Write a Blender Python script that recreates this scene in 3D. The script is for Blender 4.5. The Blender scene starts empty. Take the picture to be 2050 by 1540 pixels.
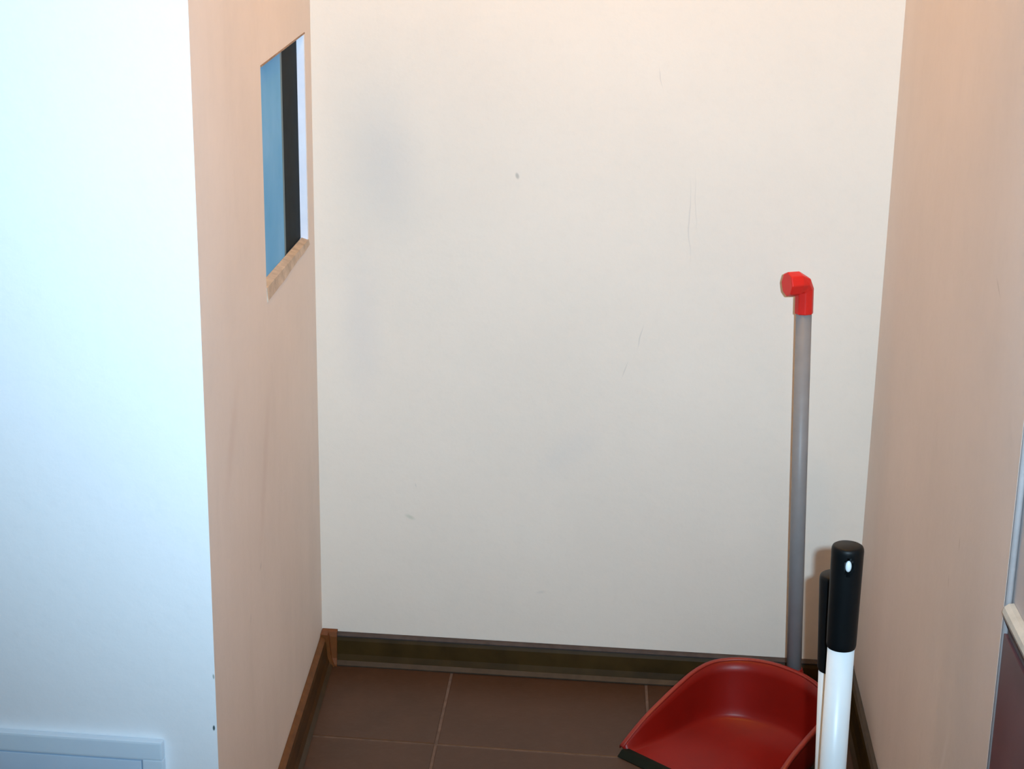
import bpy, bmesh, math, random
from mathutils import Vector, Matrix
random.seed(4)
S = bpy.context.scene
COL = S.collection

# ------------------------------------------------------------------ camera, world, lights, exposure
H = 1.15                                       # camera height
cam_d = bpy.data.cameras.new('camera'); cam_d.sensor_width = 36; cam_d.lens = 3000/2050*36
cam_d.clip_start = 0.02
cam = bpy.data.objects.new('camera', cam_d); COL.objects.link(cam)
right = Vector((0.999880613, 0.00402096, 0.01491954))
up = -Vector((0.0154518837, -0.26019342, -0.96543287))
back = -Vector((0.0, 0.96554814, -0.26022449))
m = Matrix((right, up, back)).transposed().to_4x4(); m.translation = (0, 0, H)
cam.matrix_world = m
S.camera = cam

w = bpy.data.worlds.new('world'); S.world = w; w.use_nodes = True
w.node_tree.nodes['Background'].inputs[0].default_value = (1.0, 0.6, 0.35, 1)
w.node_tree.nodes['Background'].inputs[1].default_value = 0.01

def light(name, kind, loc, target, energy, color, **kw):
    d = bpy.data.lights.new(name, kind); d.energy = energy; d.color = color
    for k, v in kw.items(): setattr(d, k, v)
    o = bpy.data.objects.new(name, d); COL.objects.link(o); o.location = loc
    o.rotation_euler = (Vector(target)-Vector(loc)).to_track_quat('-Z', 'Y').to_euler()
    return o
# the camera's built-in flash, a little right of and above the lens
light('flash', 'SPOT', (0.053, 0.0, H+0.024), (0.03, 2.3, H+.06), 190, (0.56, 0.805, 1.0),
      spot_size=math.radians(91), spot_blend=1.0, shadow_soft_size=0.011)
# warm bulb under the ceiling of the room
light('ceiling_bulb', 'POINT', (0.12, 1.72, 2.30), (0.12, 1.72, 0), 18.2, (1.0, 0.495, 0.065), shadow_soft_size=0.06)
S.view_settings.view_transform = 'Standard'; S.view_settings.look = 'None'
S.view_settings.gamma = 1; S.view_settings.use_curve_mapping = False
S.view_settings.exposure = 0.0

# ------------------------------------------------------------------ helpers
class NT:
    def __init__(s, name):
        s.m = bpy.data.materials.new(name); s.m.use_nodes = True
        s.t = s.m.node_tree; s.b = s.t.nodes['Principled BSDF']
    def n(s, typ, **kw):
        x = s.t.nodes.new(typ)
        for k, v in kw.items(): setattr(x, k, v)
        return x
    def l(s, a, b): s.t.links.new(a, b)
    def math(s, op, a, b=None, clamp=False):
        x = s.n('ShaderNodeMath', operation=op); x.use_clamp = clamp
        for i, v in enumerate((a, b)):
            if v is None: continue
            if isinstance(v, (int, float)): x.inputs[i].default_value = v
            else: s.l(v, x.inputs[i])
        return x.outputs[0]
    def mix(s, f, a, b):
        x = s.n('ShaderNodeMix', data_type='RGBA')
        for i, v in ((0, f), (6, a), (7, b)):
            if isinstance(v, (int, float)): x.inputs[i].default_value = v
            elif isinstance(v, tuple): x.inputs[i].default_value = (*v[:3], 1)
            else: s.l(v, x.inputs[i])
        return x.outputs[2]
    def noise(s, vec, scale, detail=4, rough=0.5):
        x = s.n('ShaderNodeTexNoise'); x.inputs['Scale'].default_value = scale
        x.inputs['Detail'].default_value = detail; x.inputs['Roughness'].default_value = rough
        if vec: s.l(vec, x.inputs['Vector'])
        return x.outputs['Fac']
    def ramp(s, f, p0, p1):
        x = s.n('ShaderNodeMapRange'); x.inputs['From Min'].default_value = p0; x.inputs['From Max'].default_value = p1
        s.l(f, x.inputs['Value']); return x.outputs[0]

def plain(name, col, rough=0.5, var=0.12, scale=30, coat=0, spec=0.5, bump=0.0, trans=0):
    """a base colour varied by noise, with an optional fine bump"""
    q = NT(name); tc = q.n('ShaderNodeTexCoord').outputs['Object']
    f = q.noise(tc, scale)
    dark = tuple(c*(1-var) for c in col); lite = tuple(min(1, c*(1+var)) for c in col)
    q.l(q.mix(q.ramp(f, .3, .7), dark, lite), q.b.inputs['Base Color'])
    q.b.inputs['Roughness'].default_value = rough
    q.b.inputs['Coat Weight'].default_value = coat
    q.b.inputs['Specular IOR Level'].default_value = spec
    q.b.inputs['Transmission Weight'].default_value = trans
    if bump:
        b = q.n('ShaderNodeBump'); b.inputs['Strength'].default_value = bump; b.inputs['Distance'].default_value = 0.002
        q.l(q.noise(tc, scale*6), b.inputs['Height']); q.l(b.outputs[0], q.b.inputs['Normal'])
    return q.m

def wall_mat(name, col, marks=(), mottle=0.05, brush=0.0, rough=0.75, spec=0.25):
    """painted plaster; marks are patches, smudges and scratches at (u, v) in metres on that wall:
       (u, v, half length, half width, angle, colour, strength, softness)"""
    q = NT(name)
    uv = q.n('ShaderNodeUVMap', uv_map='wall').outputs[0]
    n1 = q.noise(uv, 3.0, 5, .6); n2 = q.noise(uv, 60, 3, .6)
    c = q.mix(q.ramp(n1, .3, .7), tuple(x*(1-mottle) for x in col), tuple(min(1, x*(1+mottle*.6)) for x in col))
    c = q.mix(q.math('MULTIPLY', q.ramp(n2, .5, .75), .06), c, tuple(x*.7 for x in col))
    if brush:
        mp = q.n('ShaderNodeMapping'); q.l(uv, mp.inputs[0]); mp.inputs['Rotation'].default_value = (0, 0, 0.3)
        mp.inputs['Scale'].default_value = (6, 1.2, 1)
        n3 = q.noise(mp.outputs[0], 2.0, 4, .6)
        c = q.mix(q.math('MULTIPLY', q.ramp(n3, .5, .8), brush), c, tuple(x*.72 for x in col))
        mp2 = q.n('ShaderNodeMapping'); q.l(uv, mp2.inputs[0]); mp2.inputs['Rotation'].default_value = (0, 0, -0.5)
        mp2.inputs['Scale'].default_value = (5, 1.6, 1); mp2.inputs['Location'].default_value = (3, 1, 0)
        n4 = q.noise(mp2.outputs[0], 2.4, 4, .6)
        c = q.mix(q.math('MULTIPLY', q.ramp(n4, .55, .8), brush), c, (min(1, col[0]*1.15), min(1, col[1]*1.15), min(1, col[2]*1.18)))
    sep = q.n('ShaderNodeSeparateXYZ'); q.l(uv, sep.inputs[0])
    # wobble, so that marks have uneven outlines
    wob = q.math('MULTIPLY', q.math('SUBTRACT', q.noise(uv, 14, 2), .5), .02)
    for (u, v, a, b, ang, mc, st, soft) in marks:
        du = q.math('SUBTRACT', sep.outputs[0], u); dv = q.math('SUBTRACT', sep.outputs[1], v)
        if a > .02: du = q.math('ADD', du, wob)
        ca, sa = math.cos(ang), math.sin(ang)
        x = q.math('ADD', q.math('MULTIPLY', du, ca/a), q.math('MULTIPLY', dv, sa/a))
        y = q.math('ADD', q.math('MULTIPLY', du, -sa/b), q.math('MULTIPLY', dv, ca/b))
        r = q.math('SQRT', q.math('ADD', q.math('MULTIPLY', x, x), q.math('MULTIPLY', y, y)))
        f = q.n('ShaderNodeMapRange', interpolation_type='SMOOTHSTEP')
        f.inputs['From Min'].default_value = 1; f.inputs['From Max'].default_value = 1-soft
        q.l(r, f.inputs['Value'])
        c = q.mix(q.math('MULTIPLY', f.outputs[0], st), c, mc)
    q.l(c, q.b.inputs['Base Color'])
    q.b.inputs['Roughness'].default_value = rough; q.b.inputs['Specular IOR Level'].default_value = spec
    b = q.n('ShaderNodeBump'); b.inputs['Strength'].default_value = .25; b.inputs['Distance'].default_value = .002
    q.l(q.noise(uv, 45, 5, .6), b.inputs['Height']); q.l(b.outputs[0], q.b.inputs['Normal'])
    return q.m

def mesh_obj(name, bm, mat, parent=None, smooth=False, kind=None, label=None, cat=None, group=None):
    bmesh.ops.recalc_face_normals(bm, faces=bm.faces)
    me = bpy.data.meshes.new(name); bm.to_mesh(me); bm.free()
    if smooth:
        for p in me.polygons: p.use_smooth = True
    for mm in (mat if isinstance(mat, (list, tuple)) else [mat]): me.materials.append(mm)
    o = bpy.data.objects.new(name, me); COL.objects.link(o)
    if parent: o.parent = parent
    if kind: o['kind'] = kind
    if label: o['label'] = label
    if cat: o['category'] = cat
    if group: o['group'] = group
    return o

def empty(name, loc, label, cat, group=None, rz=0):
    o = bpy.data.objects.new(name, None); COL.objects.link(o); o.location = loc; o.rotation_euler.z = rz
    o.empty_display_size = .05
    o['label'] = label; o['category'] = cat
    if group: o['group'] = group
    return o

def box(bm, lo, hi, frame=None, bevel=0):
    r = bmesh.ops.create_cube(bm, size=1)
    vs = r['verts']
    for v in vs:
        v.co = Vector([lo[i] + (v.co[i]+.5)*(hi[i]-lo[i]) for i in range(3)])
    if bevel:
        es = list({e for v in vs for e in v.link_edges})
        rr = bmesh.ops.bevel(bm, geom=es, offset=bevel, segments=2, affect='EDGES', profile=.7)
        vs = list({v for f in rr['faces'] for v in f.verts} | {v for v in vs if v.is_valid})
    if frame:
        for v in vs: v.co = frame @ v.co
    return vs

def sweep(bm, pts, radii, seg=24, caps=True, ry=1.0, ref=None):
    pts = [Vector(p) for p in pts]; rings = []
    ref = Vector(ref) if ref else Vector((0.13, 1, 0.05))
    for i, p in enumerate(pts):
        a = pts[max(0, i-1)]; b = pts[min(len(pts)-1, i+1)]
        t = (b-a).normalized() if (b-a).length > 1e-9 else Vector((0, 0, 1))
        u = ref.cross(t).normalized(); v = t.cross(u).normalized()
        rings.append([bm.verts.new(p + radii[i]*(math.cos(k*2*math.pi/seg)*u + ry*math.sin(k*2*math.pi/seg)*v)) for k in range(seg)])
    for a, b in zip(rings, rings[1:]):
        for k in range(seg): bm.faces.new((a[k], a[(k+1) % seg], b[(k+1) % seg], b[k]))
    if caps:
        bm.faces.new(rings[0]); bm.faces.new(rings[-1])
    return rings

# ------------------------------------------------------------------ plan of the room (metres; camera above the origin)
LO = Vector((-0.3295, 1.543)); BL = Vector((-0.323, 2.400))
BR = Vector((0.578, 2.307)); RO = Vector((0.4685, 1.316))
dB = (BR-BL).normalized()                      # along the back wall
dR = (BR-RO).normalized()                      # along the right wall, away from the camera
nR = Vector((dR.y, -dR.x))                     # into the right wall
FLend = LO - dB*1.9
STEP = RO + nR*0.007                           # near stretch of the right wall lies 7 mm back
RN = STEP - dR*0.75
RX = RN + Vector((1.5, -.1))
CEIL = 2.45

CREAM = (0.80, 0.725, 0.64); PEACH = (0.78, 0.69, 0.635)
GREY = (0.42, 0.40, 0.40)
m_back = wall_mat('back_wall_paint', CREAM, marks=[
    (0.115, 0.87, 0.085, 0.17, 0.12, (0.58, 0.58, 0.58), .36, 1.0),  # broad soft greyer patches on the left part of the wall
    (0.075, 0.60, 0.05, 0.20, 0.0, (0.62, 0.60, 0.60), .30, 1.0),
    (0.328, 0.853, 0.004, 0.007, 0.3, (0.30, 0.31, 0.30), .55, .7),
    (0.547, 1.010, 0.022, 0.0013, 1.85, GREY, .30, .9),
    (0.601, 0.790, 0.090, 0.0016, 1.60, GREY, .28, .9),
    (0.609, 0.820, 0.060, 0.0013, 1.62, GREY, .22, .9),
    (0.529, 0.600, 0.028, 0.0016, 1.45, GREY, .35, .9),
    (0.508, 0.545, 0.020, 0.0016, 1.25, GREY, .30, .9),
    (0.155, 0.273, 0.013, 0.005, -0.4, (0.50, 0.52, 0.42), .55, .9),
    (0.165, 0.330, 0.006, 0.0016, -1.3, GREY, .3, .9),
    (0.42, 0.40, 0.10, 0.04, 0.8, (0.66, 0.64, 0.62), .25, 1.0),
    (0.38, 0.15, 0.012, 0.004, 0.2, GREY, .2, .9)], mottle=.035)
m_left = wall_mat('left_wall_paint', PEACH, brush=.16, marks=[
    (0.30, 0.40, 0.01, 0.006, .4, GREY, .35, .9), (0.22, 0.36, 0.012, 0.004, 1.2, GREY, .3, .9),
    (0.35, 0.52, 0.16, 0.03, 1.1, (0.62, 0.50, 0.46), .35, 1.0),
    (0.14, 0.62, 0.12, 0.03, 0.9, (0.64, 0.52, 0.47), .35, 1.0)], mottle=.06)
m_right = wall_mat('right_wall_paint', PEACH, brush=.10, marks=[
    (0.165, 0.86, 0.022, 0.0022, .5, (0.4, 0.32, 0.28), .40, .9),
    (0.23, 0.56, 0.012, 0.0025, 1.5, (0.42, 0.33, 0.26), .45, .9),
    (0.27, 0.50, 0.010, 0.004, 1.2, (0.5, 0.4, 0.36), .35, .9),
    (0.13, 1.08, 0.05, 0.002, 1.7, (0.5, 0.4, 0.36), .35, .9),
    (0.21, 0.30, 0.09, 0.012, 1.9, (0.86, 0.78, 0.74), .5, 1.0)], mottle=.05)
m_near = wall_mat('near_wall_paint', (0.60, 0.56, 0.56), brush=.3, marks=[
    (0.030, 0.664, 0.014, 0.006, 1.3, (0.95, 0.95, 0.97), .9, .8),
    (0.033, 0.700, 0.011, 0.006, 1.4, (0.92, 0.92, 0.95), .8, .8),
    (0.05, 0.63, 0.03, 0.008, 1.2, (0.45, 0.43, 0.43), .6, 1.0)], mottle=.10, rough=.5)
m_white = wall_mat('white_wall_paint', (0.92, 0.94, 0.97), mottle=.02, rough=.6, marks=[
    (0.0035, 0.324, 0.0042, 0.0017, 1.6, (0.03, 0.07, 0.08), .95, .5),
    (0.0015, 0.388, 0.004, 0.0014, 1.5, (0.3, 0.36, 0.33), .8, .6),
    (0.30, 0.45, 0.012, 0.0012, 1.2, (0.6, 0.66, 0.7), .3, .9)])
m_room = wall_mat('room_wall_paint', CREAM, mottle=.04)
m_ceil = wall_mat('ceiling_paint', (0.85, 0.83, 0.78), mottle=.02)

def wall(name, P, Q, z0, z1, mat, thick, hole=None, label=None):
    """a solid wall standing on the line P-Q (seen face), its body to the side given by thick (a 2D vector)"""
    bm = bmesh.new(); uvl = bm.loops.layers.uv.new('wall')
    L = (Q-P).length; d = (Q-P)/L
    us = [0, L]; zs = [z0, z1]
    def zz(i, j):                              # the head of the opening is not quite level
        if hole and j == 2: return hole[3] if i < 2 else hole[5]
        return zs[j]
    if hole: us = [0, hole[0], hole[1], L]; zs = [z0, hole[2], hole[3], z1]
    def pt(u, z, t=0.0): p = P + d*u + thick*t; return (p.x, p.y, z)
    def quad(vals):
        f = bm.faces.new([bm.verts.new(pt(*v)) for v in vals])
        for lp, v in zip(f.loops, vals): lp[uvl].uv = (v[0], v[1])
    for t in (0, 1):
        for i in range(len(us)-1):
            for j in range(len(zs)-1):
                if hole and i == 1 and j == 1 and t == 0: continue
                quad([(us[i], zz(i, j), t), (us[i+1], zz(i+1, j), t), (us[i+1], zz(i+1, j+1), t), (us[i], zz(i, j+1), t)])
    quad([(0, z0, 0), (0, z0, 1), (0, z1, 1), (0, z1, 0)]); quad([(L, z0, 0), (L, z0, 1), (L, z1, 1), (L, z1, 0)])
    for j in (z0, z1): quad([(0, j, 0), (L, j, 0), (L, j, 1), (0, j, 1)])
    if hole:                                   # shallow recess
        dd = hole[4]/thick.length
        a, b, c, e = hole[:4]; e2 = hole[5]
        quad([(a, c, 0), (a, c, dd), (a, e, dd), (a, e, 0)]); quad([(b, c, 0), (b, c, dd), (b, e2, dd), (b, e2, 0)])
        quad([(a, c, 0), (b, c, 0), (b, c, dd), (a, c, dd)]); quad([(a, e, 0), (b, e2, 0), (b, e2, dd), (a, e, dd)])
        quad([(a, c, dd), (b, c, dd), (b, e2, dd), (a, e, dd)])
    bmesh.ops.remove_doubles(bm, verts=bm.verts, dist=1e-5)
    return mesh_obj(name, bm, mat, kind='structure', label=label)

nB = Vector((-dB.y, dB.x)); nL = Vector((-1, 0))
WD = 0.018                                     # depth of the little window's recess
wall('wall_back', BL, BR, 0, CEIL, m_back, nB*.12, label='cream back wall of the alcove with faint grey patches, smudges and scratches')
# left wall measured from the front corner; recess from 0.405 to 0.790 along it
Ld = (BL-LO)
wl = wall('wall_left', LO, BL, 0, CEIL, m_left, -dB*.12, hole=(0.402, 0.792, 0.752, 1.041, WD, 1.070),
          label='peach side wall of the alcove on the left, with a small recessed window')
wall('wall_right', RO, BR, 0, CEIL, m_right, nR*.12, label='peach side wall of the alcove on the right')
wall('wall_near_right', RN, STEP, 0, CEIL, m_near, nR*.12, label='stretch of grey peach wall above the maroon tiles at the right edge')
wall('wall_front_left', LO-nB*.0005, FLend-nB*.0005, 0, CEIL, m_white, Vector((-.004, .115)), label='bright white wall facing the camera on the left')
wall('wall_far_left', FLend, Vector((FLend.x, -2.9)), 0, CEIL, m_room, Vector((-.1, 0)))
wall('wall_behind', Vector((FLend.x, -2.9)), Vector((RX.x, -2.9)), 0, CEIL, m_room, Vector((0, -.1)))
wall('wall_far_right', Vector((RX.x, -2.9)), RX, 0, CEIL, m_room, Vector((.1, 0)))
wall('wall_turn_right', RN, RX, 0, CEIL, m_room, Vector((.01, .1)))

# outer corner of the right wall: thin white plaster edge
m_edge = plain('white_plaster', (0.50, 0.46, 0.46), .5, .06, 40, bump=.2)
bm = bmesh.new()
for a, b in (((RO.x, RO.y), (STEP.x+nR.x*.002, STEP.y+nR.y*.002)),):
    p0 = RO - dR*0.0022 + nR*0.0012; p1 = STEP - dR*.0022 + nR*.001
    sweep(bm, [(p0.x+nR.x*.002, p0.y+nR.y*.002, .001), (p0.x+nR.x*.002, p0.y+nR.y*.002, CEIL-.001)], [.0034, .0034], 12, ref=(1, 0, 0))
mesh_obj('trim_1', bm, m_edge, smooth=True, kind='structure', label='thin whitish corner bead on the edge of the right wall')

# room slab below tiles, ceiling
m_grout = plain('grey_brown_grout', (0.115, 0.076, 0.060), .85, .25, 60, bump=.3)
bm = bmesh.new(); box(bm, (FLend.x-.1, -3.0, -.1), (RX.x+.1, 2.55, -.0009))
floor = mesh_obj('floor', bm, m_grout, kind='structure', label='floor of square brown ceramic tiles with pale grout')
bm = bmesh.new(); uvl = bm.loops.layers.uv.new('wall')
box(bm, (FLend.x-.1, -3.0, CEIL), (RX.x+.1, 2.55, CEIL+.1))
for f in bm.faces:
    for lp in f.loops: lp[uvl].uv = lp.vert.co.xy
mesh_obj('ceiling', bm, m_ceil, kind='structure')

# ------------------------------------------------------------------ floor tiles
q = NT('brown_tile'); tc = q.n('ShaderNodeTexCoord').outputs['Object']
oi = q.n('ShaderNodeObjectInfo').outputs['Random']
geo = q.n('ShaderNodeNewGeometry').outputs['Position']
n1 = q.noise(geo, 7, 5, .6); n2 = q.noise(geo, 55, 3, .6)
c = q.mix(q.ramp(n1, .3, .7), (0.055, 0.027, 0.014), (0.074, 0.036, 0.020))
c = q.mix(q.math('MULTIPLY', q.ramp(n2, .45, .75), .3), c, (0.095, 0.052, 0.034))
c = q.mix(q.math('MULTIPLY', oi, .25), c, (0.066, 0.030, 0.017))
q.l(c, q.b.inputs['Base Color']); q.b.inputs['Roughness'].default_value = .45; q.b.inputs['Specular IOR Level'].default_value = .35
b = q.n('ShaderNodeBump'); b.inputs['Strength'].default_value = .15; b.inputs['Distance'].default_value = .001
q.l(q.noise(geo, 120), b.inputs['Height']); q.l(b.outputs[0], q.b.inputs['Normal'])
m_tile = q.m
tu = Vector((math.cos(math.radians(-6.4)), math.sin(math.radians(-6.4))))     # along a row
tv = -Vector((math.cos(math.radians(-93.2)), math.sin(math.radians(-93.2))))  # away from the camera
P0 = Vector((-0.110, 2.107))                   # a crossing of joints
PITCH, J = 0.3333, 0.0042
# a polygon of the open floor, inset from the walls
def clip(poly, a, b):                          # keep what lies left of a->b
    out = []
    for i in range(len(poly)):
        p, r = poly[i], poly[(i+1) % len(poly)]
        e = b-a; sp = e.x*(p-a).y-e.y*(p-a).x; sr = e.x*(r-a).y-e.y*(r-a).x
        if sp >= 0: out.append(p)
        if (sp > 0 > sr) or (sp < 0 < sr): out.append(p + (r-p)*(sp/(sp-sr)))
    return out
thr_l, thr_r = LO, RO
room_a = [LO+Vector((.001, 0)), RO+Vector((-.001, 0)), BR+Vector((-.001, -.001)), BL+Vector((.001, -.001))]         # alcove
room_b = [Vector((FLend.x+.002, -2.898)), Vector((RN.x-.002, -2.898)), STEP-nR*.003, RO-nR*.003, LO+Vector((0, -.002)), FLend+Vector((.002, -.002))]
room_c = [Vector((RN.x-.002, -2.898)), Vector((RX.x-.002, -2.898)), RX+Vector((-.002, -.002)), RN+Vector((-.002, -.002))]
full_me = None
for i in range(-7, 7):
    for j in range(-15, 2):
        for region in (room_a, room_b, room_c):
            o = P0 + tu*(PITCH*i) + tv*(PITCH*j); h = J/2
            quad = [o+tu*h+tv*h, o+tu*(PITCH-h)+tv*h, o+tu*(PITCH-h)+tv*(PITCH-h), o+tu*h+tv*(PITCH-h)]
            poly = quad
            for k in range(len(region)):
                poly = clip(poly, region[k], region[(k+1) % len(region)])
                if len(poly) < 3: break
            if len(poly) < 3: continue
            area = abs(sum(poly[k].x*poly[(k+1) % len(poly)].y-poly[k].y*poly[(k+1) % len(poly)].x for k in range(len(poly))))/2
            if area < 2e-4: continue
            cen = o + (tu+tv)*(PITCH/2); dz = random.uniform(-.0003, .0003)
            if area > .98*(PITCH-J)**2*.99 and full_me is not None:
                t = bpy.data.objects.new('floor_tile', full_me); COL.objects.link(t); t.parent = floor
                t.location = (cen.x, cen.y, dz); continue
            bm = bmesh.new(); bev = .0012
            c0 = sum(poly, Vector((0, 0)))/len(poly)
            lo_ = [bm.verts.new((p.x-cen.x, p.y-cen.y, -.0012)) for p in poly]
            mi_ = [bm.verts.new((p.x-cen.x, p.y-cen.y, -.0008)) for p in poly]
            hi_ = [bm.verts.new((p.x+(c0-p).normalized().x*bev*1.4-cen.x, p.y+(c0-p).normalized().y*bev*1.4-cen.y, 0)) for p in poly]
            N = len(poly)
            for A, B_ in ((lo_, mi_), (mi_, hi_)):
                for k in range(N): bm.faces.new((A[k], A[(k+1) % N], B_[(k+1) % N], B_[k]))
            bm.faces.new(hi_); bm.faces.new(lo_)
            t = mesh_obj('floor_tile', bm, m_tile, floor); t.location = (cen.x, cen.y, dz)
            if area > .98*(PITCH-J)**2*.99 and full_me is None: full_me = t.data

# ------------------------------------------------------------------ baseboards
m_board = plain('dark_brown_plastic', (0.038, 0.022, 0.005), .5, .25, 25, spec=.12)
m_boardL = plain('lit_brown_plastic', (0.060, 0.026, 0.005), .42, .25, 25, spec=.35)  # left run of the same board, its lit look put into the brown
m_strip = plain('grey_brown_rubber', (0.060, 0.043, 0.030), .3, .15, 60, spec=.3)
m_lipT = plain('dull_grey_brown_rubber', (0.075, 0.060, 0.056), .7, .15, 60, spec=.15)
m_lipL = plain('lit_brown_lip_plastic', (0.12, 0.050, 0.016), .6, .2, 60, spec=.2)  # upper lip of the left run, lit tone painted in
m_lipD = plain('dark_brown_rubber', (0.045, 0.030, 0.016), .4, .2, 60, spec=.4)
m_cap = plain('orange_brown_plastic', (0.15, 0.050, 0.012), .5, .15, 60, spec=.25)
def extrude_profile(P, Q, inward, prof):
    """prof: (distance into the room, height) list, closed"""
    bm = bmesh.new()
    rings = []
    for e in (P, Q):
        rings.append([bm.verts.new((e.x+inward.x*a, e.y+inward.y*a, z)) for a, z in prof])
    n = len(prof)
    for k in range(n): bm.faces.new((rings[0][k], rings[0][(k+1) % n], rings[1][(k+1) % n], rings[1][k]))
    bm.faces.new(rings[0]); bm.faces.new(rings[1])
    return bm
body = [(.0005, .006), (.015, .006), (.0155, .010), (.0125, .020), (.0115, .034), (.0105, .044), (.008, .050), (.0005, .050)]
top = [(.0005, .050), (.0085, .050), (.0098, .0525), (.006, .0555), (.0005, .0565)]
bot = [(.0005, .0006), (.0205, .0006), (.0212, .0030), (.0155, .0095), (.0150, .006), (.0005, .006)]
def baseboard(name, P, Q, inward, mat, label, mt=None, mb=None):
    o = mesh_obj(name, extrude_profile(P, Q, inward, body), mat, kind='structure', label=label)
    mesh_obj('edge_strip', extrude_profile(P, Q, inward, top), mt or m_lipT, o, label='soft plastic upper lip')
    mesh_obj('edge_strip', extrude_profile(P, Q, inward, bot), mb or m_strip, o, label='soft plastic lower lip')
    return o
inB = -nB; inR = -nR; inL = Vector((1, 0))
baseboard('baseboard_back', BL+dB*.022+inB*.0005, BR-dB*.022+inB*.0005, inB, m_board, 'dark brown baseboard along the back wall with lighter edge lips')
dL = Ld.normalized()
baseboard('baseboard_left', LO+dL*.002, BL-dL*.022, inL, m_boardL, 'brown baseboard running along the left wall, lit orange tone put into its colour', m_lipL, m_lipD)
baseboard('baseboard_right', RO+dR*.002, BR-dR*.022, inR, m_board, 'dark brown baseboard running along the right wall', m_lipD, m_lipD)
# inner corner pieces
def corner_cap(name, C0, a, b, label):
    bm = bmesh.new()
    prof = [(0.0006, .0006), (.0235, .0006), (.0235, .004), (.0190, .014), (.0165, .034), (.0150, .052), (.0125, .0595), (.0006, .0605)]
    def ring(d1, d2, r): return [bm.verts.new((C0.x+d1.x*r2+d2.x*(r if i >= 0 else 0)+0, C0.y+d1.y*r2+d2.y*(r if i >= 0 else 0), z)) for i, (r2, z) in enumerate(prof)]
    R1 = [bm.verts.new((C0.x+a.x*.0275+b.x*r, C0.y+a.y*.0275+b.y*r, z)) for r, z in prof]      # end on wall a
    RM = [bm.verts.new((C0.x+(a.x+b.x)*r, C0.y+(a.y+b.y)*r, z)) for r, z in prof]
    R2 = [bm.verts.new((C0.x+b.x*.0275+a.x*r, C0.y+b.y*.0275+a.y*r, z)) for r, z in prof]
    n = len(prof)
    for A, B_ in ((R1, RM), (RM, R2)):
        for k in range(n): bm.faces.new((A[k], A[(k+1) % n], B_[(k+1) % n], B_[k]))
    bm.faces.new(R1); bm.faces.new(R2)
    return mesh_obj(name, bm, m_cap, kind='structure', label=label)
corner_cap('trim_2', BL+Vector((.0003, -.0003)), dB, -dL, 'small orange brown plastic corner piece of the baseboard')
corner_cap('trim_3', BR+Vector((-.0003, -.0003)), -dB, -dR, 'baseboard corner piece in the right rear corner')

# ------------------------------------------------------------------ small recessed window in the left wall
def lw(u, z, t): p = LO + dL*u; return Vector((p.x - t, p.y, z))
m_blue = NT('frosted_blue_glass'); tc = m_blue.n('ShaderNodeTexCoord').outputs['Object']
c = m_blue.mix(m_blue.ramp(m_blue.noise(tc, 9, 4), .3, .7), (0.13, 0.42, 0.78), (0.20, 0.50, 0.86))
m_blue.l(c, m_blue.b.inputs['Base Color']); m_blue.b.inputs['Roughness'].default_value = .6; m_blue.b.inputs['Specular IOR Level'].default_value = .05
m_blue = m_blue.m
m_black = plain('black_glass', (0.006, 0.010, 0.012), .6, .3, 30, spec=.04)
m_teal = plain('teal_bead', (0.02, 0.10, 0.14), .4, .2, 30)
m_lav = plain('pale_lavender_paint', (0.80, 0.84, 0.98), .5, .05, 30)
m_beige = plain('bare_beige_plaster', (0.50, 0.41, 0.33), .85, .22, 45, bump=.6)
def slab(u0, u1, z0, z1, t0, t1, bev=0):
    bm = bmesh.new(); vs = box(bm, (u0, z0, t0), (u1, z1, t1), bevel=bev)
    for v in vs:
        zv = v.co.y
        if zv > 1: zv += -.021 + .029*(v.co.x-.402)/.39
        v.co = lw(v.co.x, zv, v.co.z)
    return bm
T0, T1 = .0105, .0165
win = mesh_obj('window_1', slab(.404, .790, .7535, 1.0605, T1, .0178), m_black, kind='structure',
               label='small recessed window in the left wall with blue pane and black strip')
mesh_obj('pane', slab(.405, .622, .755, 1.059, T0, T1, .0006), m_blue, win, label='blue frosted pane')
mesh_obj('bead', slab(.622, .638, .755, 1.059, T0+.0005, T1), m_teal, win, label='dark teal bead beside the pane')
mesh_obj('pane', slab(.638, .7855, .755, 1.059, T0+.001, T1, .0006), m_black, win, label='black pane')
bm = slab(.7862, .7915, .753, 1.061, .0004, T1)
mesh_obj('jamb', bm, m_lav, win, label='pale lavender jamb')
# worn plaster sill: a slanting ledge, wider at the front end
bm = bmesh.new(); rings = []
for k in range(13):
    f = k/12; u = .4025 + f*.388
    lowz = .732 + .010*f + random.uniform(-.0012, .0012)
    rings.append([bm.verts.new(lw(u, z, t)) for z, t in ((lowz, -.0004), (lowz+.002, -.0020), (.7525, -.0005), (.7560, T0-.0004), (.7525, T0), (lowz, .0))])
for A, B_ in zip(rings, rings[1:]):
    for k in range(6): bm.faces.new((A[k], A[(k+1) % 6], B_[(k+1) % 6], B_[k]))
bm.faces.new(rings[0]); bm.faces.new(rings[-1])
mesh_obj('sill', bm, m_beige, win, label='worn beige plaster sill')
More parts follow.
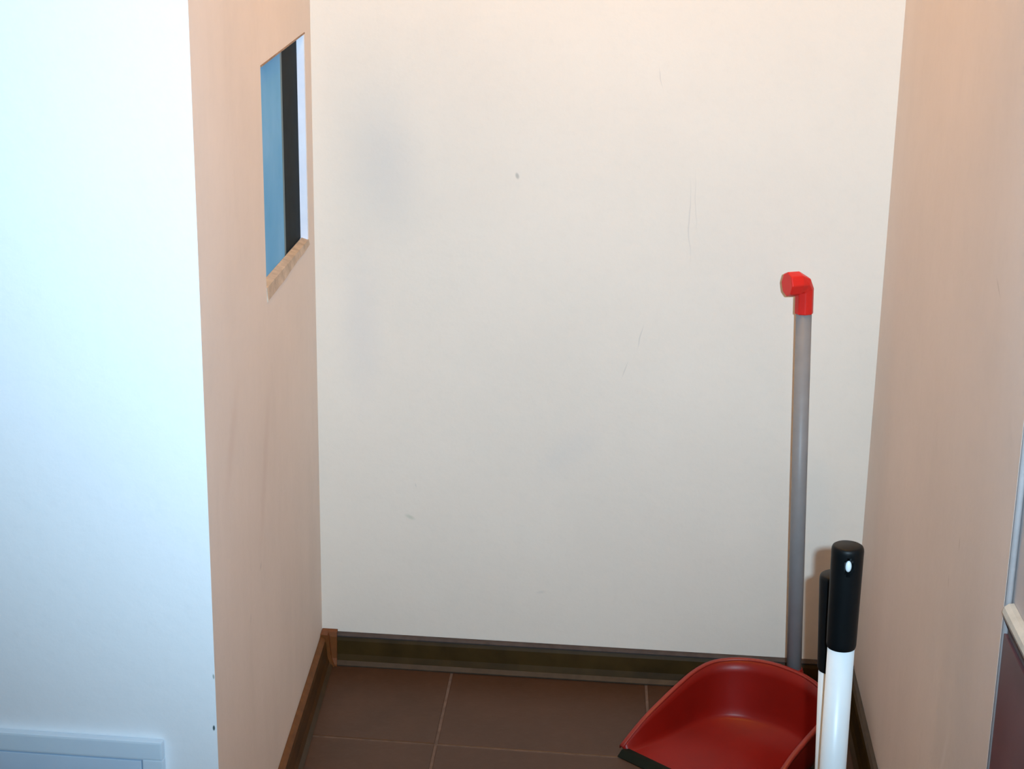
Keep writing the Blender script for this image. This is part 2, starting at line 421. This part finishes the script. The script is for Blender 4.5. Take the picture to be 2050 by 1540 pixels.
# ragged dark edge and thin shadow-gap filler round the opening
bm = bmesh.new(); rings = []
for k in range(41):
    f = k/40; z = .756 + f*.281; wd = .0025 + (random.random()**3)*.009
    rings.append([bm.verts.new(lw(.4052, z, T0-.0005)), bm.verts.new(lw(.4052+wd, z, T0-.0012)), bm.verts.new(lw(.4052+wd+.001, z, T0+.0002)), bm.verts.new(lw(.4052, z, T0+.0002))])
for A, B_ in zip(rings, rings[1:]):
    for k in range(4): bm.faces.new((A[k], A[(k+1) % 4], B_[(k+1) % 4], B_[k]))
bm.faces.new(rings[0]); bm.faces.new(rings[-1])
mesh_obj('putty', bm, plain('dark_blue_putty', (0.03, 0.09, 0.15), .8, .4, 50), win, label='ragged dark putty line')
bm = slab(.4035, .7915, 1.0595, 1.0618, -.0006, T0)
mesh_obj('head_bead', bm, plain('brown_putty', (0.30, 0.20, 0.14), .8, .3, 60), win)

# ------------------------------------------------------------------ white hatch low on the white wall
m_hatch = plain('white_plastic', (0.72, 0.86, 1.0), .35, .03, 20, spec=.5)
m_hatch2 = plain('white_plastic_door', (0.64, 0.80, 0.97), .4, .03, 20, spec=.5)
m_gap = plain('dark_gap', (0.12, 0.16, 0.24), .8, .1, 20)
hp = LO - dB*.062
hatch = empty('access_hatch', (hp.x-dB.x*.24, hp.y-dB.y*.24, .03), 'white plastic access hatch low on the bright white wall at the lower left', 'hatch')
ang = math.atan2(dB.y, dB.x); hatch.rotation_euler.z = ang
W2, HT = .24, .2765
def hbox(name, lo, hi, mat, bev=.0015, label=None):
    bm = bmesh.new(); box(bm, lo, hi, bevel=bev); return mesh_obj(name, bm, mat, hatch, label=label)
F0 = -.012
hbox('backplate', (-W2+.004, -.003, .004), (W2-.004, -.0008, HT-.004), m_gap, 0)
bm = bmesh.new()
box(bm, (-W2, F0, HT-.023), (W2, -.001, HT), bevel=.0025); box(bm, (-W2, F0, 0), (W2, -.001, .023), bevel=.0025)
box(bm, (-W2, F0, .0225), (-W2+.0235, -.001, HT-.0225), bevel=.0015); box(bm, (W2-.0235, F0, .0225), (W2, -.001, HT-.0225), bevel=.0015)
mesh_obj('frame', bm, m_hatch, hatch)
door = hbox('door', (-W2+.0252, F0+.001, .0252), (W2-.0252, -.0035, HT-.0248), m_hatch2, .001)
bm = bmesh.new(); sweep(bm, [(-W2+.06, F0+.001, HT/2), (-W2+.06, F0-.003, HT/2)], [.008, .007], 20, ref=(0, 0, 1))
mesh_obj('latch', bm, m_hatch, door, smooth=False)

# ------------------------------------------------------------------ maroon tiled dado with white trim on the near right wall
m_maroon = plain('maroon_glazed_tile', (0.13, 0.060, 0.070), .35, .18, 14, spec=.5)
m_trimw = plain('cream_white_trim', (0.55, 0.56, 0.52), .35, .08, 60, bump=.1)
m_dg = plain('dark_grout_and_trim_shade', (0.13, 0.11, 0.12), .8, .2, 40)  # grout of the joints; wider top band paints shade below the border strip
dado = mesh_obj('trim_4', extrude_profile(STEP-dR*.004, RN+dR*.002, inR, [(.0003, .002), (.0022, .002), (.0022, .5755), (.0003, .5755)]), m_dg, kind='structure',
                label='low tiled dado of maroon glazed tiles on the near right wall')
k = 0; u = .0045; zt = [.003, .193, .383, .5615]
while u < .735:
    u1 = min(u+.148, .742)
    for z0, z1 in zip(zt, zt[1:]):
        bm = bmesh.new(); vs = box(bm, (u+.001, .0022, z0+.001), (u1-.001, .0058, z1-.001), bevel=.0012)
        for v in vs:
            p = STEP - dR*v.co.x + inR*v.co.y; v.co = Vector((p.x, p.y, v.co.z))
        mesh_obj('wall_tile', bm, m_maroon, dado)
    u = u1
prof = [(.0003, .5760), (.0055, .5760), (.0090, .5790), (.0105, .5840), (.0090, .5890), (.0050, .5925), (.0003, .5930)]
o = mesh_obj('border_strip', extrude_profile(STEP-dR*.010, RN+dR*.002, inR, prof), m_trimw, dado, label='rounded cream white border strip')

# ------------------------------------------------------------------ dustpan
m_red = plain('red_plastic', (0.235, 0.0075, 0.004), .38, .10, 12, spec=.3)
m_redr = plain('red_plastic_rim', (0.26, 0.017, 0.010), .4, .08, 12, spec=.5)
m_redcap = plain('flash_lit_red_plastic', (0.66, 0.018, 0.012), .4, .06, 20, spec=.3)  # same red plastic, the stronger flash on the cap put into the colour
m_rub = plain('black_rubber', (0.004, 0.008, 0.005), .6, .2, 40, spec=.15)
m_alu = plain('grey_metal_tube', (0.25, 0.245, 0.25), .45, .06, 40, spec=.4)
pan = empty('dustpan', (0.271, 1.996, 0), 'red plastic dustpan with tall grey tube handle standing in the right rear corner', 'dustpan', rz=math.radians(-45))
# local frame: x across (to the right of the mouth), y towards the back
half = [(0.130, 0.0, .010), (0.1235, .040, .042), (0.1195, .080, .063), (0.1180, .120, .078), (0.1165, .155, .089), (0.109, .187, .097),
        (0.092, .211, .101), (0.069, .228, .1035), (0.044, .238, .105), (0.018, .2435, .1055)]
rimp = [(-x, y, z) for x, y, z in half] + [(x, y, z) for x, y, z in reversed(half)]
def smooth_pts(p, n=4):
    out = []
    for i in range(len(p)-1):
        p0 = Vector(p[max(0, i-1)]); p1 = Vector(p[i]); p2 = Vector(p[i+1]); p3 = Vector(p[min(len(p)-1, i+2)])
        for k in range(n):
            t = k/n
            out.append(.5*((2*p1)+(-p0+p2)*t+(2*p0-5*p1+4*p2-p3)*t*t+(-p0+3*p1-3*p2+p3)*t**3))
    out.append(Vector(p[-1])); return out
rim = smooth_pts(rimp)
cen = Vector((0, .10, 0))
def inset(p, k):                               # the pan narrows a little towards its floor
    q_ = Vector((p.x*(1-k*.09), p.y*(1-k*.055), 0)); return q_
FL0 = .0045
bm = bmesh.new(); NR = 7; grid = []
for p in rim:
    row = []
    for k in range(NR):
        t = k/(NR-1)                           # 0 at the floor, 1 at the rim
        b0 = inset(p, 1); f = t**1.35
        # small fillet at the floor
        x = b0.x + (p.x-b0.x)*min(1, t*.9+.1*t); y = b0.y + (p.y-b0.y)*t
        zz = FL0 + (p.z-FL0)*f
        if k == 0: x *= .975; y = .10+(y-.10)*.975 if y > .02 else y
        row.append(bm.verts.new((x, y, zz)))
    grid.append(row)
for A, B_ in zip(grid, grid[1:]):
    for k in range(NR-1): bm.faces.new((A[k], B_[k], B_[k+1], A[k+1]))
# floor of the pan, ruled between left and right
n = len(rim); hn = n//2
for i in range(hn):
    a, b_, c_, d_ = grid[i][0], grid[i+1][0], grid[n-2-i][0], grid[n-1-i][0]
    vs = []
    for v in (a, b_, c_, d_):
        if v not in vs: vs.append(v)
    if len(vs) >= 3:
        try: bm.faces.new(vs)
        except ValueError: pass
bmesh.ops.recalc_face_normals(bm, faces=bm.faces)
tray = mesh_obj('tray', bm, m_red, pan, smooth=True)
sd = tray.modifiers.new('solid', 'SOLIDIFY'); sd.thickness = .0018; sd.offset = 0
# rim flange
bm = bmesh.new(); prev = None
for i, p in enumerate(rim):
    t = (rim[min(n-1, i+1)]-rim[max(0, i-1)]); o2 = Vector((-t.y, t.x, 0)).normalized()
    if o2.dot(Vector((p.x, p.y-.08, 0))) < 0: o2 = -o2
    ring = [bm.verts.new(p+o2*a+Vector((0, 0, z))) for a, z in ((-.0012, .0005), (.0000, .0022), (.0055, .0022), (.0072, .0004), (.0070, -.0040), (.0052, -.0040), (.0045, -.0006), (-.0010, -.0014))]
    if prev:
        for k in range(8): bm.faces.new((prev[k], prev[(k+1) % 8], ring[(k+1) % 8], ring[k]))
    else: bm.faces.new(ring)
    prev = ring
bm.faces.new(prev)
mesh_obj('rim', bm, m_redr, pan, smooth=True)
# rubber lip at the mouth
bm = bmesh.new()
pr = [(-.014, .0006), (-.014, .0014), (-.004, .0088), (.006, .0088), (.006, .0052), (-.002, .0006)]
R1 = [bm.verts.new((-.1275, y, z)) for y, z in pr]; R2 = [bm.verts.new((.1275, y, z)) for y, z in pr]
for k in range(6): bm.faces.new((R1[k], R1[(k+1) % 6], R2[(k+1) % 6], R2[k]))
bm.faces.new(R1); bm.faces.new(R2)
mesh_obj('lip', bm, m_rub, pan, label='black rubber lip')
# skid ribs under the tray keep it on the floor
bm = bmesh.new()
for x in (-.07, 0, .07): box(bm, (x-.002, .01, .0006), (x+.002, .20, FL0-.0008))
mesh_obj('foot_rib', bm, m_red, pan)
# handle socket, tube and hooked end (world points brought into the pan's frame)
pan_m = Matrix.Translation(pan.location) @ Matrix.Rotation(math.radians(-45), 4, 'Z'); inv = pan_m.inverted()
hb = Vector((.4600, 2.196, .030)); ht = Vector((.4361, 2.200, .676))
hx = (ht-hb).normalized()
bm = bmesh.new()
sweep(bm, [inv @ hb, inv @ (hb+hx*.004), inv @ (hb+hx*.060), inv @ (hb+hx*.066)], [.0150, .0162, .0150, .0135], 24)
# web from socket to tray back
web = [(x, y, z) for x, y, z in ((-.012, .2375, .022), (.012, .2375, .022), (.012, .2435, .088), (-.012, .2435, .088))]
cS = inv @ (hb+hx*.03)
A = [bm.verts.new((x, y, z)) for x, y, z in web]; B_ = [bm.verts.new((cS.x+x*.7, cS.y, z)) for x, y, z in web]
for k in range(4): bm.faces.new((A[k], A[(k+1) % 4], B_[(k+1) % 4], B_[k]))
bm.faces.new(A); bm.faces.new(B_)
mesh_obj('handle_socket', bm, m_red, pan)
bm = bmesh.new(); sweep(bm, [inv @ (hb+hx*.01), inv @ (ht+hx*.012)], [.0118, .0118], 32)
mesh_obj('handle', bm, m_alu, pan, smooth=True, label='grey metal tube')
# hook: elbow turning left and towards the viewer, eight-sided
bm = bmesh.new()
pth = [ht-hx*.002, ht+hx*.018, ht+hx*.034, ht+hx*.041+Vector((-.004, -.001, 0)), ht+hx*.0445+Vector((-.012, -.005, 0)), ht+hx*.0445+Vector((-.0285, -.0100, 0))]
rr = [.0142, .0142, .0145, .0170, .0192, .0188]
sweep(bm, [inv @ p for p in pth], rr, 8, ref=(1, 0, .0))
hk = mesh_obj('handle_hook', bm, m_redcap, pan, label='red hooked end cap, flash brightness put into its colour')
bv = hk.modifiers.new('bev', 'BEVEL'); bv.width = .0018; bv.segments = 2; bv.limit_method = 'ANGLE'

# ------------------------------------------------------------------ two brooms with black grips
m_grip = plain('black_grip_plastic', (0.0035, 0.005, 0.006), .45, .25, 20, spec=.2)
m_pole = plain('white_painted_pole', (0.84, 0.90, 0.93), .35, .03, 20, spec=.5)
m_head = plain('dark_blue_head', (0.02, 0.03, 0.08), .4, .1, 20)
m_brist = plain('black_bristles', (0.02, 0.02, 0.02), .8, .3, 90)
def broom(x, y, ztop, lean, rg, rp, glen, label, hole):
    root = empty('broom', (x, y, 0), label, 'broom', rz=ang)
    t = Vector((lean[0]*ztop, lean[1]*ztop, ztop))
    ax = t.normalized()
    def P(h_): return ax*(h_)
    L = t.length
    g0 = L-glen
    bm = bmesh.new()
    segs = 48
    hs = [g0, g0+.002, g0+.004] + [g0+.004+(glen-.010)*k/40 for k in range(1, 41)] + [L-.0035, L-.0012, L]
    rs = [rg*.87, rg*.91, rg*.93] + [rg*(.93+.07*k/40) for k in range(1, 41)] + [rg*.985, rg*.93, rg*.82]
    rings = sweep(bm, [P(h_) for h_ in hs], rs, segs, ref=(0, 1, 0))
    # hanging hole: wall of the grip pressed in where the hole is, towards the viewer
    if hole:
        hc = L-.0195
        for h_, ring in zip(hs, rings):
            c_ = P(h_)
            for v in ring:
                d = v.co-c_; a_ = math.atan2(d.x, -d.y)
                e = ((a_-.02)*rg/.0046)**2 + ((h_-hc)/.0082)**2
                if e < 1: v.co = c_ + d*.62
    mesh_obj('grip', bm, m_grip, root, smooth=True, label='black plastic grip').data.set_sharp_from_angle(angle=math.radians(50))
    if hole:
        bm = bmesh.new()
        bmesh.ops.create_uvsphere(bm, u_segments=16, v_segments=10, radius=1)
        for v in bm.verts: v.co = Vector((v.co.x*.0034, v.co.y*.003, v.co.z*.0064)) + P(hc) + Vector((.0003, -rg*.74, 0))
        mesh_obj('hanging_eye', bm, m_pole, root, smooth=True, label='pale eye of the hanging hole')
    bm = bmesh.new(); sweep(bm, [P(.055), P(g0+.01)], [rp, rp], 40, ref=(0, 1, 0))
    mesh_obj('pole', bm, m_pole, root, smooth=True, label='white pole')
    bm = bmesh.new(); box(bm, (-.085, -.018, .045), (.085, .018, .066), bevel=.006)
    sweep(bm, [P(.060), P(.10)], [rp*1.35, rp*1.15], 24, ref=(0, 1, 0))
    mesh_obj('head', bm, m_head, root)
    bm = bmesh.new()
    for i in range(17):
        for j in range(3):
            cx, cy = -.078+.00975*i, -.011+.011*j
            r4 = [bm.verts.new((cx+sx*.0042, cy+sy*.0042, z)) for z in (.046, .0008) for sx, sy in ((-1, -1), (1, -1), (1, 1), (-1, 1))]
            for k in range(4): bm.faces.new((r4[k], r4[(k+1) % 4], r4[4+(k+1) % 4], r4[4+k]))
            bm.faces.new(r4[:4]); bm.faces.new(r4[4:])
    mesh_obj('bristles', bm, m_brist, root, kind='stuff')
    return root
broom(0.3660, 1.500, .5740, (-.0085, 0), .0172, .0145, .118, 'white broom pole with black grip and hanging hole, the front one of the two poles', True)
broom(0.3840, 1.572, .5110, (-.0340, .0), .0172, .0145, .117, 'white broom pole with black grip mostly hidden behind the front pole', False)
